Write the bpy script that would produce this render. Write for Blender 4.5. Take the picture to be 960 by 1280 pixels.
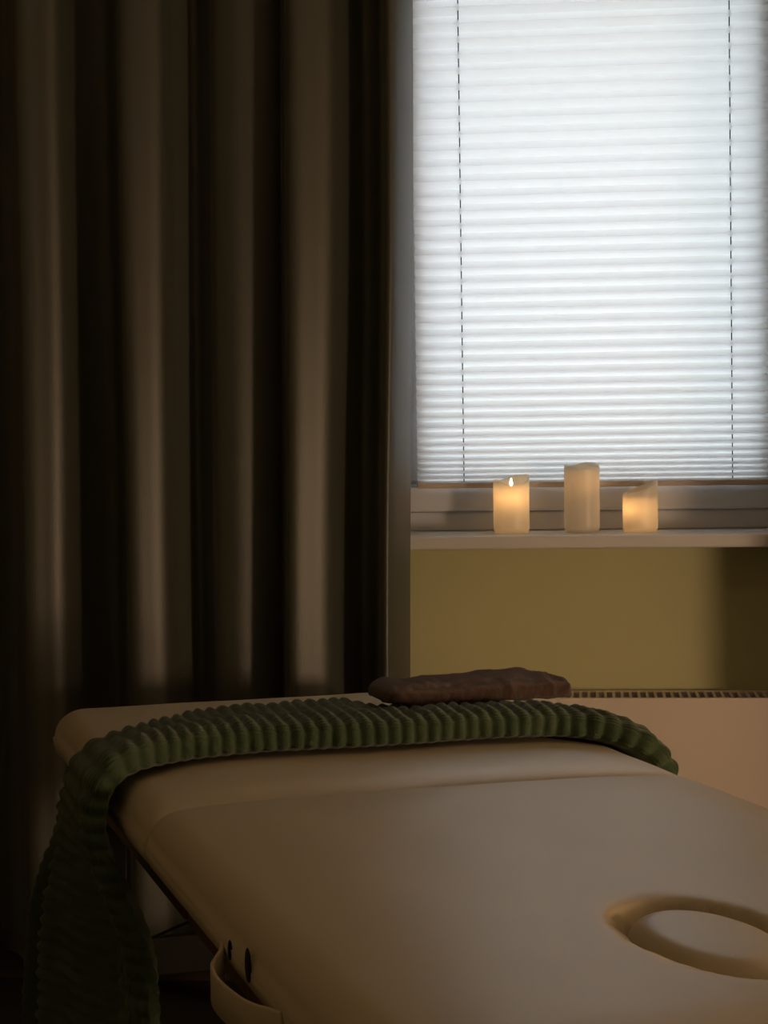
import bpy, bmesh, math, random
from math import sin, cos, pi, radians, sqrt, exp
from mathutils import Vector, Matrix, noise

for o in list(bpy.data.objects):
    bpy.data.objects.remove(o, do_unlink=True)
scene = bpy.context.scene
COL = scene.collection

# ---------------------------------------------------------------- camera
cam_data = bpy.data.cameras.new('camera')
cam_data.sensor_fit = 'VERTICAL'
cam_data.sensor_height = 36.0
cam_data.lens = 36.0 * 2450.0 / 1280.0
cam_data.clip_start = 0.05
cam = bpy.data.objects.new('camera', cam_data)
COL.objects.link(cam)
cam.matrix_world = (Matrix.Translation((0, 0, 1.10))
                    @ Matrix.Rotation(radians(6.0), 4, 'Z')
                    @ Matrix.Rotation(pi / 2 - math.atan(100 / 2450), 4, 'X')
                    @ Matrix.Rotation(radians(-0.85), 4, 'Z'))
scene.camera = cam

# ---------------------------------------------------------------- light
world = bpy.data.worlds.new('overcast_sky')
scene.world = world
world.use_nodes = True
wb = world.node_tree.nodes['Background']
wb.inputs['Color'].default_value = (0.85, 0.925, 1.0, 1)
wb.inputs['Strength'].default_value = 3.5

LAMP_POS = (1.75, 1.85, 0.72)
LAMP_COLOR = (1.0, 0.64, 0.40, 1)
LAMP_STRENGTH = 100.0
LAMP_R = 0.12

vs = scene.view_settings
vs.view_transform = 'Standard'
vs.look = 'None'
vs.exposure = 0.0
vs.gamma = 1.0
vs.use_curve_mapping = False

# ---------------------------------------------------------------- helpers
def mat(name, base, rough=0.6, spec=0.5, var=0.06, scale=6.0, bump=0.0, bump_scale=200.0,
        sheen=0.0, coords='Object', stretch=(1, 1, 1), base2=None, detail=3.0, bump_dist=0.002):
    m = bpy.data.materials.new(name)
    m.use_nodes = True
    nt = m.node_tree
    b = nt.nodes['Principled BSDF']
    b.inputs['Roughness'].default_value = rough
    b.inputs['Specular IOR Level'].default_value = spec
    if sheen:
        b.inputs['Sheen Weight'].default_value = sheen
        b.inputs['Sheen Roughness'].default_value = 0.5
    tc = nt.nodes.new('ShaderNodeTexCoord')
    mp = nt.nodes.new('ShaderNodeMapping')
    mp.inputs['Scale'].default_value = stretch
    nt.links.new(tc.outputs[coords], mp.inputs['Vector'])
    n = nt.nodes.new('ShaderNodeTexNoise')
    n.inputs['Scale'].default_value = scale
    n.inputs['Detail'].default_value = detail
    nt.links.new(mp.outputs['Vector'], n.inputs['Vector'])
    r = nt.nodes.new('ShaderNodeValToRGB')
    lo = base2 if base2 else tuple(c * (1 - var) for c in base)
    hi = base if base2 else tuple(min(1, c * (1 + var)) for c in base)
    r.color_ramp.elements[0].position = 0.3
    r.color_ramp.elements[1].position = 0.7
    r.color_ramp.elements[0].color = (*lo, 1)
    r.color_ramp.elements[1].color = (*hi, 1)
    nt.links.new(n.outputs['Fac'], r.inputs['Fac'])
    nt.links.new(r.outputs['Color'], b.inputs['Base Color'])
    if bump:
        n2 = nt.nodes.new('ShaderNodeTexNoise')
        n2.inputs['Scale'].default_value = bump_scale
        n2.inputs['Detail'].default_value = 2
        nt.links.new(mp.outputs['Vector'], n2.inputs['Vector'])
        bp = nt.nodes.new('ShaderNodeBump')
        bp.inputs['Strength'].default_value = bump
        bp.inputs['Distance'].default_value = bump_dist
        nt.links.new(n2.outputs['Fac'], bp.inputs['Height'])
        nt.links.new(bp.outputs['Normal'], b.inputs['Normal'])
    return m

def translucent_mat(name, color, tcolor, fac, rough=0.6, gloss=0.04):
    """thin diffusing sheet: diffuse + translucent + a little gloss"""
    m = bpy.data.materials.new(name)
    m.use_nodes = True
    nt = m.node_tree
    nt.nodes.remove(nt.nodes['Principled BSDF'])
    out = nt.nodes['Material Output']
    tc = nt.nodes.new('ShaderNodeTexCoord')
    n = nt.nodes.new('ShaderNodeTexNoise')
    n.inputs['Scale'].default_value = 40
    nt.links.new(tc.outputs['Object'], n.inputs['Vector'])
    def tint(c):
        r = nt.nodes.new('ShaderNodeValToRGB')
        r.color_ramp.elements[0].color = (*[x * .96 for x in c], 1)
        r.color_ramp.elements[1].color = (*c, 1)
        nt.links.new(n.outputs['Fac'], r.inputs['Fac'])
        return r.outputs['Color']
    d = nt.nodes.new('ShaderNodeBsdfDiffuse')
    t = nt.nodes.new('ShaderNodeBsdfTranslucent')
    g = nt.nodes.new('ShaderNodeBsdfGlossy')
    g.inputs['Roughness'].default_value = rough
    nt.links.new(tint(color), d.inputs['Color'])
    nt.links.new(tint(tcolor), t.inputs['Color'])
    mx = nt.nodes.new('ShaderNodeMixShader')
    mx.inputs[0].default_value = fac
    nt.links.new(d.outputs[0], mx.inputs[1])
    nt.links.new(t.outputs[0], mx.inputs[2])
    m2 = nt.nodes.new('ShaderNodeMixShader')
    m2.inputs[0].default_value = gloss
    nt.links.new(mx.outputs[0], m2.inputs[1])
    nt.links.new(g.outputs[0], m2.inputs[2])
    nt.links.new(m2.outputs[0], out.inputs['Surface'])
    return m

def emission_mat(name, color, strength):
    m = bpy.data.materials.new(name)
    m.use_nodes = True
    nt = m.node_tree
    b = nt.nodes['Principled BSDF']
    b.inputs['Base Color'].default_value = color
    b.inputs['Emission Color'].default_value = color
    b.inputs['Emission Strength'].default_value = strength
    return m

def glass_mat():
    m = bpy.data.materials.new('window_glass')
    m.use_nodes = True
    nt = m.node_tree
    nt.nodes.remove(nt.nodes['Principled BSDF'])
    out = nt.nodes['Material Output']
    t = nt.nodes.new('ShaderNodeBsdfTransparent')
    t.inputs['Color'].default_value = (.95, .95, .95, 1)
    g = nt.nodes.new('ShaderNodeBsdfGlossy')
    g.inputs['Roughness'].default_value = .02
    mx = nt.nodes.new('ShaderNodeMixShader')
    mx.inputs[0].default_value = .07
    nt.links.new(t.outputs[0], mx.inputs[1])
    nt.links.new(g.outputs[0], mx.inputs[2])
    nt.links.new(mx.outputs[0], out.inputs['Surface'])
    return m

def obj(name, bm, m, parent=None, smooth=False, loc=None):
    me = bpy.data.meshes.new(name)
    bm.normal_update()
    bm.to_mesh(me)
    bm.free()
    me.materials.append(m)
    if smooth:
        for p in me.polygons:
            p.use_smooth = True
    o = bpy.data.objects.new(name, me)
    COL.objects.link(o)
    if parent:
        o.parent = parent
    if loc:
        o.location = loc
    return o

def pyobj(name, verts, faces, m, parent=None, smooth=True, closed=True):
    me = bpy.data.meshes.new(name)
    me.from_pydata(verts, [], faces)
    if closed:
        b = bmesh.new()
        b.from_mesh(me)
        bmesh.ops.recalc_face_normals(b, faces=b.faces)
        b.to_mesh(me)
        b.free()
    me.materials.append(m)
    for p in me.polygons:
        p.use_smooth = smooth
    me.update()
    o = bpy.data.objects.new(name, me)
    COL.objects.link(o)
    if parent:
        o.parent = parent
    return o

def thing(name, label, cat, loc=(0, 0, 0), rz=0.0, group=None, kind=None):
    o = bpy.data.objects.new(name, None)
    o.empty_display_size = 0.05
    COL.objects.link(o)
    o.location = loc
    o.rotation_euler = (0, 0, rz)
    tag(o, label, cat, group, kind)
    return o

def tag(o, label=None, cat=None, group=None, kind=None):
    if label: o['label'] = label
    if cat: o['category'] = cat
    if group: o['group'] = group
    if kind: o['kind'] = kind
    return o

def bx(bm, x0, x1, y0, y1, z0, z1, bevel=0.0, seg=2):
    r = bmesh.ops.create_cube(bm, size=1)
    vs_ = r['verts']
    for v in vs_:
        v.co = Vector(((x0 + x1) / 2 + v.co.x * (x1 - x0),
                       (y0 + y1) / 2 + v.co.y * (y1 - y0),
                       (z0 + z1) / 2 + v.co.z * (z1 - z0)))
    if bevel:
        es = list({e for v in vs_ for e in v.link_edges})
        bmesh.ops.bevel(bm, geom=es, offset=bevel, segments=seg, affect='EDGES', profile=0.5)
    return bm

def box(name, x0, x1, y0, y1, z0, z1, m, parent=None, bevel=0.0, seg=2):
    return obj(name, bx(bmesh.new(), x0, x1, y0, y1, z0, z1, bevel, seg), m, parent)

def tube(bm, p0, p1, r0, r1=None, seg=16, caps=True):
    r1 = r0 if r1 is None else r1
    p0, p1 = Vector(p0), Vector(p1)
    d = p1 - p0
    q = d.to_track_quat('Z', 'Y').to_matrix().to_4x4()
    bmesh.ops.create_cone(bm, cap_ends=caps, segments=seg, radius1=r0, radius2=r1,
                          depth=d.length, matrix=Matrix.Translation((p0 + p1) / 2) @ q)
    return bm

def struct(o):
    o['kind'] = 'structure'
    return o

def sstep(a, b, x):
    t = max(0.0, min(1.0, (x - a) / (b - a)))
    return t * t * (3 - 2 * t)

# ---------------------------------------------------------------- materials
M = {}
M['wall'] = mat('olive_yellow_paint', (0.60, 0.60, 0.34), .85, .2, .03, 3.0, .15, 350)
M['wall_cream'] = mat('cream_paint', (0.46, 0.45, 0.33), .85, .2, .03, 3.0, .1, 350)
M['ceiling'] = mat('white_ceiling_paint', (0.72, 0.70, 0.65), .9, .2, .02, 2.0)
M['floor'] = mat('dark_laminate', (0.034, 0.029, 0.020), .5, .4, .25, 4.0, .05, 60, stretch=(1, 8, 1))
M['skirting'] = mat('dark_skirting', (0.05, 0.03, 0.018), .5, .4, .1, 10)
M['pvc'] = mat('white_pvc', (0.70, 0.74, 0.80), .35, .5, .015, 8.0)
M['sill'] = mat('white_sill_laminate', (0.72, 0.73, 0.73), .4, .5, .02, 8.0)
M['metal'] = mat('brushed_steel', (0.45, 0.44, 0.42), .35, .5, .05, 30)
M['metal'].node_tree.nodes['Principled BSDF'].inputs['Metallic'].default_value = 1
M['enamel'] = mat('radiator_enamel', (0.74, 0.66, 0.58), .4, .5, .01, 5)
M['slot_shade'] = mat('radiator_slot_shade', (0.010, 0.008, 0.007), .9, .2, .1, 20)  # shade inside the radiator, put into the colour
M['glass'] = glass_mat()
M['blind'] = translucent_mat('white_pleated_fabric', (.80, .79, .77), (.84, .84, .84), .55)
M['cord'] = mat('grey_cord', (0.06, 0.065, 0.07), .8, .2, .1, 200)
M['rail'] = mat('white_blind_rail', (0.62, 0.55, 0.48), .45, .4, .03, 30)
M['curtain'] = mat('dark_green_satin', (0.042, 0.047, 0.031), .46, .80, .10, 5.0, .12, 500, sheen=.20, stretch=(1, 1, .15))
M['vinyl'] = mat('cream_vinyl', (0.60, 0.525, 0.375), .42, .45, .025, 4.0, .06, 260)
M['wood'] = mat('red_brown_beech', (0.10, 0.040, 0.018), .4, .4, .2, 6.0, .04, 80, stretch=(6, 1, 1))
M['dark_wood'] = mat('black_stained_beech', (0.010, 0.008, 0.007), .5, .3, .2, 6.0, .04, 80, stretch=(6, 1, 1))
M['dark'] = mat('socket_shade', (0.006, 0.006, 0.006), .6, .3, .1, 30)  # shade inside the socket holes as a near-black colour
M['cable'] = mat('dark_cable', (0.02, 0.018, 0.016), .5, .4, .1, 60)
M['plush'] = mat('sage_green_plush', (0.054, 0.084, 0.040), .95, .1, .18, 30, .5, 700, sheen=.25, bump_dist=.003)
M['terry'] = mat('mauve_brown_terry', (0.105, 0.063, 0.047), .95, .1, .25, 60, .8, 900, sheen=.3, bump_dist=.004)
M['wax'] = translucent_mat('ivory_wax', (.90, .87, .78), (.95, .90, .78), .55, .4, .04)
M['added_wardrobe'] = mat('walnut_veneer', (0.16, 0.10, 0.06), .5, .4, .2, 5, .05, 80, stretch=(8, 8, 1))
M['asphalt'] = mat('pale_concrete', (0.72, 0.72, 0.71), .9, .2, .08, .8)
M['brass'] = mat('dark_brass', (0.30, 0.22, 0.10), .4, .5, .1, 30)

# ---------------------------------------------------------------- room shell
XL, XR, YF, YW, YO, H = -2.30, 2.10, -1.70, 3.86, 4.16, 2.60
WX0, WX1, WZ0, WZ1 = -0.46, 0.43, 0.870, 2.11          # window opening

struct(box('floor', XL, XR, YF, YO, -0.10, 0.0, M['floor']))
struct(box('ceiling', XL, XR, YF, YO, H, H + 0.10, M['ceiling']))
bm = bmesh.new()
bx(bm, XL, WX0, YW, YO, 0, H)
bx(bm, WX1, XR, YW, YO, 0, H)
bx(bm, WX0, WX1, YW, YO, 0, WZ0)
bx(bm, WX0, WX1, YW, YO, WZ1, H)
struct(obj('wall_back', bm, M['wall']))
struct(box('wall_left', XL - 0.1, XL, YF, YO, 0, H, M['wall_cream']))
struct(box('wall_right', XR, XR + 0.1, YF, YO, 0, H, M['wall_cream']))
struct(box('wall_front', XL, XR, YF - 0.1, YF, 0, H, M['wall_cream']))
struct(box('baseboard_back', XL, XR, YW - 0.014, YW, 0, 0.07, M['skirting'], bevel=.003))
struct(box('ground', -30, 30, 4.3, 60, -3.1, -3.0, M['asphalt']))

# ---------------------------------------------------------------- window
win = bpy.data.objects.new('window_1', None)
COL.objects.link(win)
struct(win)
win['label'] = 'white plastic window with lowered pleated blind above the sill'
FY0, FY1 = 3.945, 4.015
bm = bmesh.new()                                       # outer frame
for (x0, x1, z0, z1) in ((WX0, WX1, 0.898, 0.937), (WX0, WX1, 2.07, WZ1),
                         (WX0, WX0 + .045, 0.937, 2.07), (WX1 - .045, WX1, 0.937, 2.07)):
    bx(bm, x0, x1, FY0, FY1, z0, z1, .004)
obj('frame', bm, M['pvc'], win)
SX0, SX1, SZ0, SZ1 = WX0 + .040, WX1 - .040, 0.938, 2.075
SY0, SY1 = 3.926, 3.99
bm = bmesh.new()
sw = .058
sb_ = .095
for (x0, x1, z0, z1) in ((SX0, SX1, SZ0, SZ0 + sw), (SX0, SX1, SZ1 - sw, SZ1),
                         (SX0, SX0 + sb_, SZ0 + sw, SZ1 - sw), (SX1 - sw, SX1, SZ0 + sw, SZ1 - sw)):
    bx(bm, x0, x1, SY0, SY1, z0, z1, .006)
obj('sash', bm, M['pvc'], win)
box('pane', SX0 + sb_ - .005, SX1 - sw + .005, 3.955, 3.961, SZ0 + sw - .005, SZ1 - sw + .005, M['glass'], win)
bm = bmesh.new()
bx(bm, WX0 - .02, WX1 - .05, 3.752, YW, 0.872, 0.898, .004)
bx(bm, WX0, WX1, YW - .001, FY0 + .01, 0.872, 0.898)
obj('sill', bm, M['sill'], win)

# ---------------------------------------------------------------- pleated blind
BX0, BX1, BY = -0.342, 0.360, 3.905
blind = thing('pleated_blind', 'white pleated fabric blind lowered over the window', 'blind', (0, BY, 0.985))
# fold heights measured downwards: period shrinks towards the stacked bottom
periods = [.0105, .0110, .0114, .0127, .0148, .0160, .0168, .0185, .0195, .0208, .0215, .0224, .0235, .0240, .0245,
           .0252, .0258, .0264, .0268, .0270, .0272, .0276, .0280, .0282, .0285, .0290, .0297, .0304, .0309]
folds = [0.9965]
while folds[-1] < 2.02:
    k = len(folds) - 1
    folds.append(folds[-1] + (periods[k] if k < len(periods) else .0312))
FL = 0.0195
rnd = random.Random(4)
jit = [(rnd.uniform(-.0006, .0006), rnd.uniform(-.0006, .0006)) for _ in range(len(folds) + 1)]
for i in range(len(folds) - 1):
    z0, z1 = folds[i], folds[i + 1]
    p = z1 - z0
    d = sqrt(max(FL * FL - (p / 2) ** 2, 1e-6)) / 2
    zm = z0 + p * .5
    w = .0007
    ja, jb = jit[i], jit[i + 1]
    # lower facet: front fold (bottom) to back fold ; upper facet: back fold to front fold
    prof = [(-d, z0), (-d + .0009, z0 + .0012), (0, (z0 + zm) / 2 + .0002), (d, zm), (0, (zm + z1) / 2), (-d + .0009, z1 - .0010), (-d, z1)]
    nx = 6
    vs_, fs = [], []
    for k in range(nx + 1):
        x = BX0 + (BX1 - BX0) * k / nx
        q0 = ja[0] + (ja[1] - ja[0]) * k / nx
        q1 = jb[0] + (jb[1] - jb[0]) * k / nx
        for (y, z) in prof:
            vs_.append((x, y, z - 0.985 + q0 + (q1 - q0) * (z - z0) / p))
    n = len(prof)
    for k in range(nx):
        for q in range(n - 1):
            a = k * n + q
            fs.append((a, a + n, a + n + 1, a + 1))
    pyobj('pleat', vs_, fs, M['blind'], blind, smooth=False, closed=False)
box('bottom_rail', BX0, BX1, -.012, .012, 0.0005, 0.0115, M['rail'], blind, bevel=.003)
box('head_rail', BX0, BX1, -.014, .014, folds[-1] - .985 + .001, folds[-1] - .985 + .022, M['rail'], blind, bevel=.003)
for cx in (-0.249, 0.280):
    bm = tube(bmesh.new(), (cx, 0, .010), (cx, 0, folds[-1] - .985 + .004), .0011, seg=8)
    obj('cord', bm, M['cord'], blind, True)

# ---------------------------------------------------------------- globe lamp added out of view on the right as warm source
fl = thing('added_lamp', 'low warm globe lamp added out of view for the warm light', 'lamp', (LAMP_POS[0], LAMP_POS[1], 0))
bm = tube(bmesh.new(), (0, 0, 0), (0, 0, .025), .15, .14, 40)
obj('base', bm, M['brass'], fl, False)
obj('pole', tube(bmesh.new(), (0, 0, .02), (0, 0, LAMP_POS[2] - LAMP_R + .01), .012, seg=16), M['brass'], fl, True)
bm = bmesh.new()
bmesh.ops.create_uvsphere(bm, u_segments=32, v_segments=16, radius=LAMP_R, matrix=Matrix.Translation((0, 0, LAMP_POS[2])))
obj('lamp_shade', bm, emission_mat('warm_globe', LAMP_COLOR, LAMP_STRENGTH), fl, True)

# ---------------------------------------------------------------- unseen cabinet added beside the window to throw shade on the wall
wd = thing('added_wardrobe', 'tall dark cabinet added out of view to shade the wall', 'added_wardrobe', (.812, 3.643, 0))
box('body', -.26, .30, -.20, .215, 0.0, 2.05, M['added_wardrobe'], wd, .004)
for k in (0, 1):
    d = box('door', -.255 + k * .278, .017 + k * .278, -.218, -.201, .06, 2.03, M['added_wardrobe'], wd, .002)
    box('handle', -.01 + k * .035, .0 + k * .035, -.245, -.219, .95, 1.10, M['brass'], d, .003)

# ---------------------------------------------------------------- curtain
def catmull(pts, n):
    out = []
    P = [pts[0]] + list(pts) + [pts[-1]]
    for i in range(1, len(P) - 2):
        p0, p1, p2, p3 = P[i - 1], P[i], P[i + 1], P[i + 2]
        for k in range(n):
            t = k / n
            out.append(tuple(.5 * ((2 * b) + (-a + c) * t + (2 * a - 5 * b + 4 * c - d) * t * t + (-a + 3 * b - 3 * c + d) * t ** 3)
                             for a, b, c, d in zip(p0, p1, p2, p3)))
    out.append(tuple(pts[-1]))
    return out

# (x, depth from rail) at the bottom and at the top of the drape ; negative depth = towards the room
CB = [(-1.62, .05), (-1.52, -.05), (-1.44, .045), (-1.33, -.04), (-1.22, .05), (-1.14, .045), (-1.085, -.030), (-1.062, -.058), (-1.030, -.048), (-0.998, -.026),
      (-0.968, .030), (-0.920, .058), (-0.888, .020), (-0.876, -.040), (-0.862, -.064), (-0.832, -.054), (-0.800, -.030), (-0.782, .015), (-0.752, .058), (-0.722, .032),
      (-0.706, -.004), (-0.672, -.012), (-0.632, .004), (-0.600, .022), (-0.586, .034), (-0.577, .005), (-0.571, -.045), (-0.556, -.068), (-0.524, -.055), (-0.490, -.030),
      (-0.466, .020), (-0.438, .056), (-0.410, .040), (-0.400, -.004), (-0.393, -.046), (-0.383, -.056), (-0.373, -.044), (-0.363, -.022), (-0.354, .004), (-0.347, .030)]
CT = [(x + .006 + .022 * sstep(-.9, -.34, x), y * .80) for (x, y) in CB]
CY, CZ0, CZ1 = 3.668, 0.095, 2.50
pb, pt = catmull(CB, 12), catmull(CT, 12)
nz = 56
vs_, fs = [], []
n = len(pb)
for k in range(nz + 1):
    q = k / nz
    z = CZ0 + (CZ1 - CZ0) * q
    t = sstep(0, 1, (z - .3) / 2.0)
    for i in range(n):
        x = pb[i][0] * (1 - t) + pt[i][0] * t
        y = pb[i][1] * (1 - t) + pt[i][1] * t
        y += .006 * noise.noise((x * 4, z * 1.3, 1.0)) * (1 - .3 * q)
        x += .006 * noise.noise((x * 5, z * 1.1, 7.0))
        vs_.append((x, y, z))
for k in range(nz):
    for i in range(n - 1):
        a = k * n + i
        fs.append((a, a + 1, a + n + 1, a + n))
cur = pyobj('curtain', vs_, fs, M['curtain'], closed=False)
cur.location = (0, CY, 0)
sm = cur.modifiers.new('thickness', 'SOLIDIFY')
sm.thickness = .0025
tag(cur, 'long dark green satin curtain hanging in deep folds beside the window', 'curtain')
rail = thing('curtain_rail', 'white curtain rail under the ceiling above the curtain', 'curtain rail', (0, CY, 2.505))
box('track', -1.7, -.30, -.02, .02, .02, .045, M['pvc'], rail, .003)
for x in (-1.5, -1.0, -.5):
    box('bracket', x - .01, x + .01, -.01, .01, .046, .094, M['pvc'], rail, .002)

# ---------------------------------------------------------------- radiator
RX0, RX1, RY0, RY1, RZ0, RZ1 = -0.31, 0.378, 3.705, 3.815, 0.12, 0.592
rad = thing('radiator', 'white flat panel radiator with slotted top grille under the window', 'radiator', (0, RY0, RZ0))
rh = RZ1 - RZ0
rd = RY1 - RY0
box('front_panel', RX0, RX1, 0, .012, 0, rh, M['enamel'], rad, .004, 3)
box('rear_panel', RX0, RX1, rd - .010, rd, 0, rh, M['enamel'], rad, .003)
for x0 in (RX0, RX1 - .008):
    box('side_cover', x0, x0 + .008, .0121, rd - .0101, 0.01, rh - .001, M['enamel'], rad, .002)
box('convector_shade', RX0 + .01, RX1 - .01, .014, rd - .012, .03, rh - .028, M['slot_shade'], rad)  # near-black block stands in for the shade below the grille slots
nb = 42
for i in range(nb):
    x = RX0 + .012 + (RX1 - RX0 - .024) * (i + .5) / nb
    if i == 0:
        gb = box('grille_bar', -.0026, .0026, .0122, rd - .0102, rh - .006, rh - .0005, M['enamel'], rad)
        gb.location = (x, 0, 0)
    else:
        c = gb.copy()
        COL.objects.link(c)
        c.location = (x, 0, 0)
for x in (-.22, .25):
    box('wall_bracket', x, x + .03, rd, YW - RY0 - .0015, .08, .38, M['enamel'], rad)
for x in (-.22, .22):
    box('foot', x, x + .04, .03, .07, -RZ0, .0005, M['enamel'], rad)

# ---------------------------------------------------------------- massage table
A = radians(22.5)
TC = (0.757, 1.835)                                    # centre in (u, v)
def uvw(u, v, z=0.0):
    return Vector((u * cos(A) - v * sin(A), u * sin(A) + v * cos(A), z))
tab = thing('massage_table', 'cream vinyl padded massage table with face hole and carry handle', 'massage table',
            uvw(.757, 2.335), A)
HW = .370                                              # half width
ZT, ZB = 0.652, 0.572
FACE = (.001, 1.560 - 2.335)                           # face hole centre (local)
FA, FB = .066, .130

def lin(a, b, n):
    return [a + (b - a) * i / n for i in range(n + 1)]

def pad(name, v0, v1, r00, r10, r11, r01, seam, hole):
    """padded section. corner radii in order (-,v0) (+,v0) (+,v1) (-,v1). seam: 'v0' or 'v1' side is the folding joint"""
    us = lin(-HW, -HW + .06, 14) + lin(-HW + .06, HW - .06, 64)[1:] + lin(HW - .06, HW, 14)[1:]
    if hole:
        c = FACE[1]
        vsn = lin(v0, v0 + .06, 14) + lin(v0 + .06, c + FB + .05, 66)[1:] + lin(c + FB + .05, v1 - .06, 44)[1:] + lin(v1 - .06, v1, 14)[1:]
    else:
        vsn = lin(v0, v0 + .06, 14) + lin(v0 + .06, v1 - .06, 50)[1:] + lin(v1 - .06, v1, 14)[1:]
    def corner(u, v):
        for (sx, sy, r) in ((-1, -1, r00), (1, -1, r10), (1, 1, r11), (-1, 1, r01)):
            cx = sx * (HW - r)
            cy = (v1 - r) if sy > 0 else (v0 + r)
            a, b = (u - cx) * sx / r, (v - cy) * sy / r
            if a > 0 and b > 0:
                l = sqrt(a * a + b * b)
                m_ = max(a, b)
                a, b = a * m_ / l, b * m_ / l
                return cx + sx * a * r, cy + sy * b * r, (1 - sqrt(a * a + b * b)) * r, True
        return u, v, None, False
    R = .042
    def height(u, v, dcorner):
        du = HW - abs(u)
        dv0, dv1 = v - v0, v1 - v
        ds, de = (dv0, dv1) if seam == 'v0' else (dv1, dv0)
        d = min(du, de)
        if dcorner is not None and dcorner < d and de < .07:
            d = dcorner
        def roll(x, r):
            x = max(0.0, min(r, x))
            return r - sqrt(max(r * r - (r - x) ** 2, 0))
        za = roll(d, R) * .95
        rs = .046 if not hole else .012
        zb = roll(ds, rs) * (.3 + .7 * sstep(0, .10, du))
        z = sqrt(za * za + zb * zb)
        # soft cushion: broad fall towards the outer edges, sag at the folding joint
        z += .012 * (1 - min(1, d / .20)) ** 3
        crown = .003 * (1 - (u / HW) ** 2)
        sag = .018 * exp(-(ds / .055) ** 2) * (1 if not hole else .15) * sstep(0, .12, du)
        h = ZT - z + crown * sstep(0, .1, d) - sag
        h += .0012 * noise.noise((u * 9, v * 9, 2.0))
        if hole:
            eu, ev = (u - FACE[0]) / FA, (v - FACE[1]) / FB
            e = sqrt(eu * eu + ev * ev)
            if e < 1.5:
                h -= .042 * (1 - sstep(.97, 1.07, e)) + .005 * (1 - sstep(1.0, 1.28, e))
        return h
    nu, nv = len(us), len(vsn)
    V, F = [], []
    for v in vsn:
        for u in us:
            a, b, dc, _ = corner(u, v)
            V.append((a, b, height(a, b, dc)))
    for j in range(nv - 1):
        for i in range(nu - 1):
            k = j * nu + i
            F.append((k, k + 1, k + nu + 1, k + nu))
    # boundary loop -> side wall -> bottom
    loop = [i for i in range(nu)] + [j * nu + nu - 1 for j in range(1, nv)] + \
           [(nv - 1) * nu + i for i in range(nu - 2, -1, -1)] + [j * nu for j in range(nv - 2, 0, -1)]
    prev = loop
    cu, cv = 0.0, (v0 + v1) / 2
    for (ins, z) in ((-.0015, ZB + .030), (-.0005, ZB + .018), (.003, ZB + .008), (.010, ZB + .001), (.018, ZB)):
        cur_ = []
        for li in loop:
            x, y, _ = V[li]
            sx = (abs(x) - ins) / abs(x) if abs(x) > .02 else 1
            yy = y - cv
            sy = (abs(yy) - (ins if abs(yy) > (v1 - v0) / 2 - .08 else 0)) / abs(yy) if abs(yy) > .02 else 1
            kx = 1 if abs(x) > HW - .08 else 0
            V.append((x * sx if kx else x, cv + yy * sy, z))
            cur_.append(len(V) - 1)
        L = len(loop)
        for q in range(L):
            F.append((prev[(q + 1) % L], prev[q], cur_[q], cur_[(q + 1) % L]))
        prev = cur_
    F.append(tuple(prev))
    return pyobj(name, V, F, M['vinyl'], tab)

VS = .0115                                             # joint position (local v)
pad('pad', VS + .0015, .970, .008, .008, .06, .06, 'v0', False)
pad('pad', -1.06, VS - .0015, .06, .06, .008, .008, 'v1', True)

# plug cushion in the face hole
V, F = [], []
nr, na = 22, 72
for i in range(nr + 1):
    e = i / nr
    for k in range(na):
        t = 2 * pi * k / na
        rr = e * .992
        z = ZT + .0005 + .004 * (1 - e * e) - .036 * (1 - (max(0, 1 - ((e - .62) / .38) ** 2) if e > .62 else 1) ** .5)
        V.append((FACE[0] + FA * rr * cos(t), FACE[1] + FB * rr * sin(t), z))
for i in range(nr):
    for k in range(na):
        a, b = i * na + k, i * na + (k + 1) % na
        F.append((a, b, b + na, a + na))
base = len(V)
for k in range(na):
    t = 2 * pi * k / na
    V.append((FACE[0] + FA * .95 * cos(t), FACE[1] + FB * .95 * sin(t), ZT - .040))
for k in range(na):
    a, b = nr * na + k, nr * na + (k + 1) % na
    F.append((a, b, base + (k + 1) % na, base + k))
F.append(tuple(base + k for k in range(na)))
pyobj('face_plug', V, F, M['vinyl'], tab)

# wooden frame under the pads, legs and cables
for (v0, v1) in ((VS + .012, .935), (-1.02, VS - .012)):
    for s in (-1, 1):
        x0, x1 = (-.322, -.300) if s < 0 else (.300, .322)
        box('side_rail', x0, x1, v0, v1, ZB - .068, ZB, M['wood'], tab, .003)
    for vv in (v0, v1 - .022):
        box('cross_rail', -.2995, .2995, vv, vv + .022, ZB - .068, ZB, M['wood'], tab, .003)
for s in (-1, 1):
    for (vt, vb) in ((.86, .90), (-.86, -.90)):
        bm = bmesh.new()
        x0, x1 = (-.2985, -.262) if s < 0 else (.262, .2985)
        bx(bm, x0, x1, vt - .02, vt + .02, .0, ZB - .005, .003)
        for v in bm.verts:
            v.co.y += (vb - vt) * (1 - v.co.z / ZB)
        obj('leg', bm, M['dark_wood'], tab)
for vv in (.87, -.91):
    box('leg_brace', -.2615, .2615, vv, vv + .018, .20, .265, M['dark_wood'], tab, .003)
for s in (-1, 1):
    obj('cable', tube(bmesh.new(), (s * .28, .03, ZB - .06), (s * .28, .89, .24), .0022, seg=8), M['cable'], tab, True)
    obj('cable', tube(bmesh.new(), (s * .28, -.01, ZB - .06), (s * .28, -.89, .24), .0022, seg=8), M['cable'], tab, True)

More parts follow.
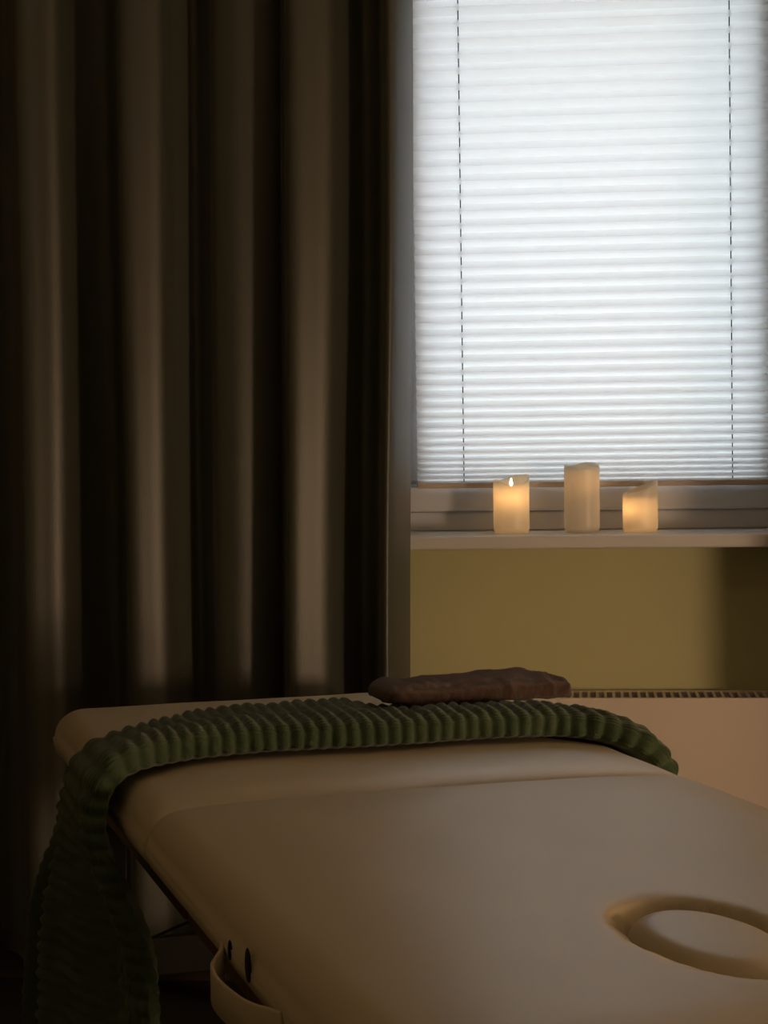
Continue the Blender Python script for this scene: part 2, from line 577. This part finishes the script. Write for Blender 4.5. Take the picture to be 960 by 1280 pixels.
# carry handle: vertical band looping out from the left side of the near section
hp = catmull([(-.3715, -.445), (-.375, -.460), (-.383, -.475), (-.391, -.495), (-.395, -.53), (-.393, -.575), (-.388, -.62), (-.382, -.65), (-.3765, -.672), (-.3725, -.70)], 6)
zc = [0.582 for i in range(len(hp))]
V, F = [], []
for i, (u, v) in enumerate(hp):
    a = Vector(hp[max(0, i - 1)]); b = Vector(hp[min(len(hp) - 1, i + 1)])
    d = (b - a).normalized()
    nrm = Vector((d.y, -d.x)) * .0022
    q = i / (len(hp) - 1)
    drop = -.010 * sin(pi * q)
    hh = .018
    for (sn, sz) in ((-1, -1), (-1, -.9), (-1, .9), (-.4, 1), (.4, 1), (1, .9), (1, -.9), (.4, -1)):
        V.append((u + nrm.x * sn, v + nrm.y * sn, zc[i] + drop + hh * sz))
nn = 8
for i in range(len(hp) - 1):
    for k in range(nn):
        a, b = i * nn + k, i * nn + (k + 1) % nn
        F.append((a, b, b + nn, a + nn))
F.append(tuple(range(nn - 1, -1, -1)))
F.append(tuple((len(hp) - 1) * nn + k for k in range(nn)))
h = pyobj('carry_handle', V, F, M['vinyl'], tab)
h['label'] = 'cream strap handle bulging from the table side'
# arm rest sockets: black discs stand in for the shade inside the holes
def slot(v, z, hv, hz):
    bm = bmesh.new()
    bmesh.ops.create_uvsphere(bm, u_segments=20, v_segments=10, radius=1)
    for w in bm.verts:
        w.co = Vector((-.3715 + w.co.x * .0022, v + w.co.y * hv, z + w.co.z * hz))
    o = obj('arm_rest_socket', bm, M['dark'], tab, True)
    o['label'] = 'small slot in the padded side, its shade drawn as a black disc'
slot(-.566, .606, .011, .0165)
slot(-.485, .600, .004, .010)

# ---------------------------------------------------------------- plush blanket
UL, UR = .388, 1.127
# path in (u, z, vfront, vback, thick) ; from the hanging end up over the left edge, across, and over the right edge
PATH = [(.345, 0.1000, 2.27, 2.93, .028), (.345, 0.2000, 2.31, 2.91, .028), (.348, 0.3000, 2.36, 2.89, .029), (.352, 0.4000, 2.41, 2.865, .030),
        (.357, 0.4800, 2.455, 2.835, .031), (.361, 0.5500, 2.49, 2.80, .033), (.366, 0.5980, 2.510, 2.765, .035), (.381, 0.6380, 2.525, 2.735, .037), (.415, 0.6540, 2.555, 2.725, .039),
        (.48, 0.6575, 2.590, 2.785, .041), (.57, 0.6585, 2.605, 2.850, .042), (.70, 0.6590, 2.605, 2.880, .042), (.82, 0.6590, 2.600, 2.885, .042), (.94, 0.6585, 2.603, 2.880, .042),
        (1.03, 0.6560, 2.605, 2.870, .042), (1.085, 0.6500, 2.580, 2.85, .041), (1.128, 0.6340, 2.550, 2.83, .039), (1.150, 0.6080, 2.535, 2.815, .036),
        (1.160, 0.5750, 2.535, 2.81, .032), (1.164, 0.5480, 2.54, 2.805, .028)]
path = catmull(PATH, 44)
S = [0.0]
for i in range(1, len(path)):
    S.append(S[-1] + sqrt((path[i][0] - path[i - 1][0]) ** 2 + (path[i][1] - path[i - 1][1]) ** 2))
# resample evenly
L = S[-1]
NS = 640
rp = []
j = 0
for i in range(NS + 1):
    s = L * i / NS
    while j < len(S) - 2 and S[j + 1] < s:
        j += 1
    t = (s - S[j]) / max(1e-9, S[j + 1] - S[j])
    rp.append(tuple(a + (b - a) * t for a, b in zip(path[j], path[j + 1])))
NT = 132
V, F = [], []
def spow(x, e):
    return math.copysign(abs(x) ** e, x)
PITCH = .0195
for i, (u, z, vf, vb, th) in enumerate(rp):
    a, b = rp[max(0, i - 2)], rp[min(NS, i + 2)]
    d = Vector((b[0] - a[0], b[1] - a[1])).normalized()
    nu_, nz_ = -d.y, d.x                                # outward normal of the path (away from the table)
    s = L * i / NS
    end = min(1.0, (L - s) / .03, s / .01)
    end = sqrt(max(0.02, 1 - (1 - end) ** 2))
    hang = (1 - sstep(.40, .62, z)) if u < .5 else 0
    vc, hw = (vf + vb) / 2, (vb - vf) / 2
    ring = []
    for k in range(NT):
        t = 2 * pi * k / NT
        cx, sx = cos(t), sin(t)
        v = vc - hw * spow(cx, .42)
        hN = .5 * (1 + spow(sx, .42))                   # 0..1
        w = (v - vf) / (vb - vf)                        # 0 front .. 1 back
        press = sstep(.76, .84, u) * (1 - sstep(1.10, 1.14, u)) * sstep(.30, .45, w)   # flattened under the towel
        top = 1.0 - .20 * sstep(.30, .52, w) + .10 * sstep(.70, .88, w) * (1 - press) - .16 * sstep(.9, 1.0, w) - .28 * press
        h = th * hN * (top if hang < .5 else top * (1 - hang) + hang) * (.4 + .6 * end)
        # soft vertical folds in the hanging part
        fold = (.020 * sin(w * 2 * pi * 1.9 + .5 + 1.3 * noise.noise((w * 2, z * 2, 0))) + .012 * sin(w * 2 * pi * 4.1 + 1)) * hang
        twist = (.80 - w) * .105 * hang                   # near side tucks in, far side swings out
        # outward normal of the loop
        ln = Vector((-spow(cx, .9), spow(sx, .9)))      # (v, n)
        ln.normalize()
        per = (k / NT) * (2 * (vb - vf) + 2 * th)
        ph = s / PITCH * pi + .25 * noise.noise((s * 10, per * 12, 3))
        rib = math.floor(ph / pi)
        ridge = (.5 - .5 * cos(2 * ph)) ** .62
        knob = .60 + .40 * abs(cos(per / .0185 * pi + 1.2 * noise.noise((rib * 3.7, 0, 0)) + .6 * noise.noise((s * 8, per * 9, 9))))
        bump = .0062 * ridge * knob + .004 * noise.noise((s * 25, per * 25, 5))
        if sx < -.3:
            bump *= .3
        nn_ = h + ln.y * bump + fold
        vv = v + ln.x * bump + .008 * noise.noise((s * 6, 0, 4)) 
        du = nu_ * nn_ + twist * (1 if hang else 0)
        ring.append(((u + du), vv, z + nz_ * nn_))
    for (uu, vv, zz) in ring:
        V.append((uu - .757, vv - 2.335, zz))
for i in range(NS):
    for k in range(NT):
        a, b = i * NT + k, i * NT + (k + 1) % NT
        F.append((a, b, b + NT, a + NT))
F.append(tuple(range(NT - 1, -1, -1)))
F.append(tuple(NS * NT + k for k in range(NT)))
bl = pyobj('blanket', V, F, M['plush'])
bl.location = uvw(.757, 2.335)
bl.rotation_euler = (0, 0, A)
tag(bl, 'folded sage green ribbed plush blanket draped across the massage table', 'blanket')

# ---------------------------------------------------------------- towel lying on the blanket
V, F = [], []
NU, NT = 120, 72
TU0, TU1, TV0, TV1 = .820, 1.112, 2.748, 2.888
for i in range(NU + 1):
    q = i / NU
    u = TU0 + (TU1 - TU0) * q
    e0, e1 = min(1, q / .10), min(1, (1 - q) / .035)
    endf = sqrt(max(0.0, 1 - (1 - e0) ** 2)) * sqrt(max(0.0, 1 - (1 - e1) ** 2))
    thick = (.026 + .003 * sstep(.2, .65, q)) * (.25 + .75 * endf)
    lift = .006 * (1 - sstep(0, .15, q))
    for k in range(NT):
        t = 2 * pi * k / NT
        cx, sx = cos(t), sin(t)
        w = .5 - .5 * spow(cx, .45)
        v = TV0 + (TV1 - TV0) * (w * (.7 + .3 * endf) + .15 * (1 - endf)) + .02 * q * 0
        h = .5 * (1 + spow(sx, .45))
        z = .6925 + lift + thick * h - .012 * sstep(.15, .6, w) * 0
        if sx > 0:
            # upper folded layer: a step set back from the front with a ruffled edge
            edge = .22 + .10 * noise.noise((u * 22, 0, 1)) - .05 * sin(q * 7)
            z += .007 * sstep(edge - .05, edge + .07, w) * sstep(.03, .14, q) * (1 - sstep(.86, .93, q)) * (.75 + .6 * noise.noise((u * 30, w * 3, 5)))
            z += .004 * exp(-((q - .67) / .06) ** 2)
        nz_ = .0030 * noise.noise((u * 60, v * 60, z * 60)) + .0016 * noise.noise((u * 190, v * 190, z * 190))
        V.append((u - .94 + nz_ * .4, v - 2.82 - nz_ * cx, z - .70 + nz_ * sx))
for i in range(NU):
    for k in range(NT):
        a, b = i * NT + k, i * NT + (k + 1) % NT
        F.append((a, b, b + NT, a + NT))
F.append(tuple(range(NT - 1, -1, -1)))
F.append(tuple(NU * NT + k for k in range(NT)))
tw = pyobj('towel', V, F, M['terry'])
tw.location = uvw(.94, 2.82, .70)
tw.rotation_euler = (0, 0, A)
tag(tw, 'folded mauve brown terry towel lying on the green blanket', 'towel')

# ---------------------------------------------------------------- candles
def candle(label, x, y, r, rim, well, led_z, led_power, flame_z, glow, seed):
    """rim(angle) -> height of the wax edge ; well = height of the hollow floor"""
    c = thing('candle', label, 'candle', (x, y, .8985), 0, 'flameless candles on the window sill')
    na = 64
    V, F = [], []
    def rad_(t, z):
        return r * (1 + .012 * noise.noise((cos(t) * 1.5 + seed, sin(t) * 1.5, z * 30)))
    prof = []
    rows = 26
    for i in range(rows + 1):
        q = i / rows
        for k in range(na):
            t = 2 * pi * k / na
            top = rim(t)
            z = top * q
            rr = rad_(t, z)
            if q < .04: rr -= .002
            V.append((rr * cos(t), rr * sin(t), z))
    ins = [(.0012, .0014), (.0026, .0010), (.0034, -.0012)]
    for (di, dz) in ins:
        for k in range(na):
            t = 2 * pi * k / na
            rr = rad_(t, rim(t)) - di
            V.append((rr * cos(t), rr * sin(t), rim(t) + dz))
    for i in range(6):
        q = (i + 1) / 6
        for k in range(na):
            t = 2 * pi * k / na
            z = rim(t) * (1 - q) + well * q
            rr = rad_(t, z) - .0034 - .004 * q * q
            V.append((rr * cos(t), rr * sin(t), z))
    nrow = rows + 1 + len(ins) + 6
    for i in range(nrow - 1):
        for k in range(na):
            a, b = i * na + k, i * na + (k + 1) % na
            F.append((a, b, b + na, a + na))
    F.append(tuple((nrow - 1) * na + k for k in range(na)))
    F.append(tuple(range(na - 1, -1, -1)))
    pyobj('wax_body', V, F, M['wax'], c)
    # glowing bulb inside the wax
    bm = bmesh.new()
    bmesh.ops.create_uvsphere(bm, u_segments=16, v_segments=10, radius=.0075, matrix=Matrix.Translation((glow[0], glow[1], led_z)) @ Matrix.Diagonal((1, 1, 1.5, 1)))
    obj('led_bulb', bm, emission_mat('amber_led', (1.0, .52, .18, 1), led_power), c, True)
    # flame tip above the hollow
    if flame_z:
        bm = bmesh.new()
        prof = [(0.0, 0), (.0016, .002), (.0030, .006), (.0028, .010), (.0014, .015), (.0, .018)]
        bm2 = []
        for (rr, zz) in prof[1:-1]:
            bm2.append([bm.verts.new((rr * cos(2 * pi * k / 12), rr * sin(2 * pi * k / 12), flame_z + zz)) for k in range(12)])
        b0 = bm.verts.new((0, 0, flame_z)); b1 = bm.verts.new((0.0006, 0, flame_z + .018))
        for k in range(12):
            bm.faces.new((b0, bm2[0][(k + 1) % 12], bm2[0][k]))
            bm.faces.new((b1, bm2[-1][k], bm2[-1][(k + 1) % 12]))
            for q in range(len(bm2) - 1):
                bm.faces.new((bm2[q][k], bm2[q][(k + 1) % 12], bm2[q + 1][(k + 1) % 12], bm2[q + 1][k]))
        o = obj('flame_tip', bm, emission_mat('flame_white', (1.0, .86, .62, 1), 12.0), c, True)
    return c

# angle: -pi/2 is the side facing the room
def rim1(t):
    return .103 + .0045 * cos(t - 1.0) + .004 * sin(2 * t + .5) + .0012 * sin(5 * t) + .004 * sin(t)
def rim2(t):
    return .128 + .0075 * max(0, cos(t - .95)) ** 3 + .0022 * cos(t - 2.6) + .0009 * sin(5 * t)
def rim3(t):
    return .083 + .011 * cos(t) + .006 * max(0, cos(t)) ** 6 + .003 * sin(t) + .001 * sin(5 * t)
candle('short ivory wax candle with a bright flame tip glowing orange', -0.153, 3.85, .0352, rim1, .088, .070, 14, .090, (0, -.010), 1)
candle('tallest ivory wax candle standing between the two short ones', -0.015, 3.85, .0345, rim2, .116, .100, 4, None, (.004, -.004), 5)
candle('small ivory candle with slanted pointed rim glowing amber', 0.098, 3.85, .0340, rim3, .062, .046, 11, None, (-.010, -.008), 9)
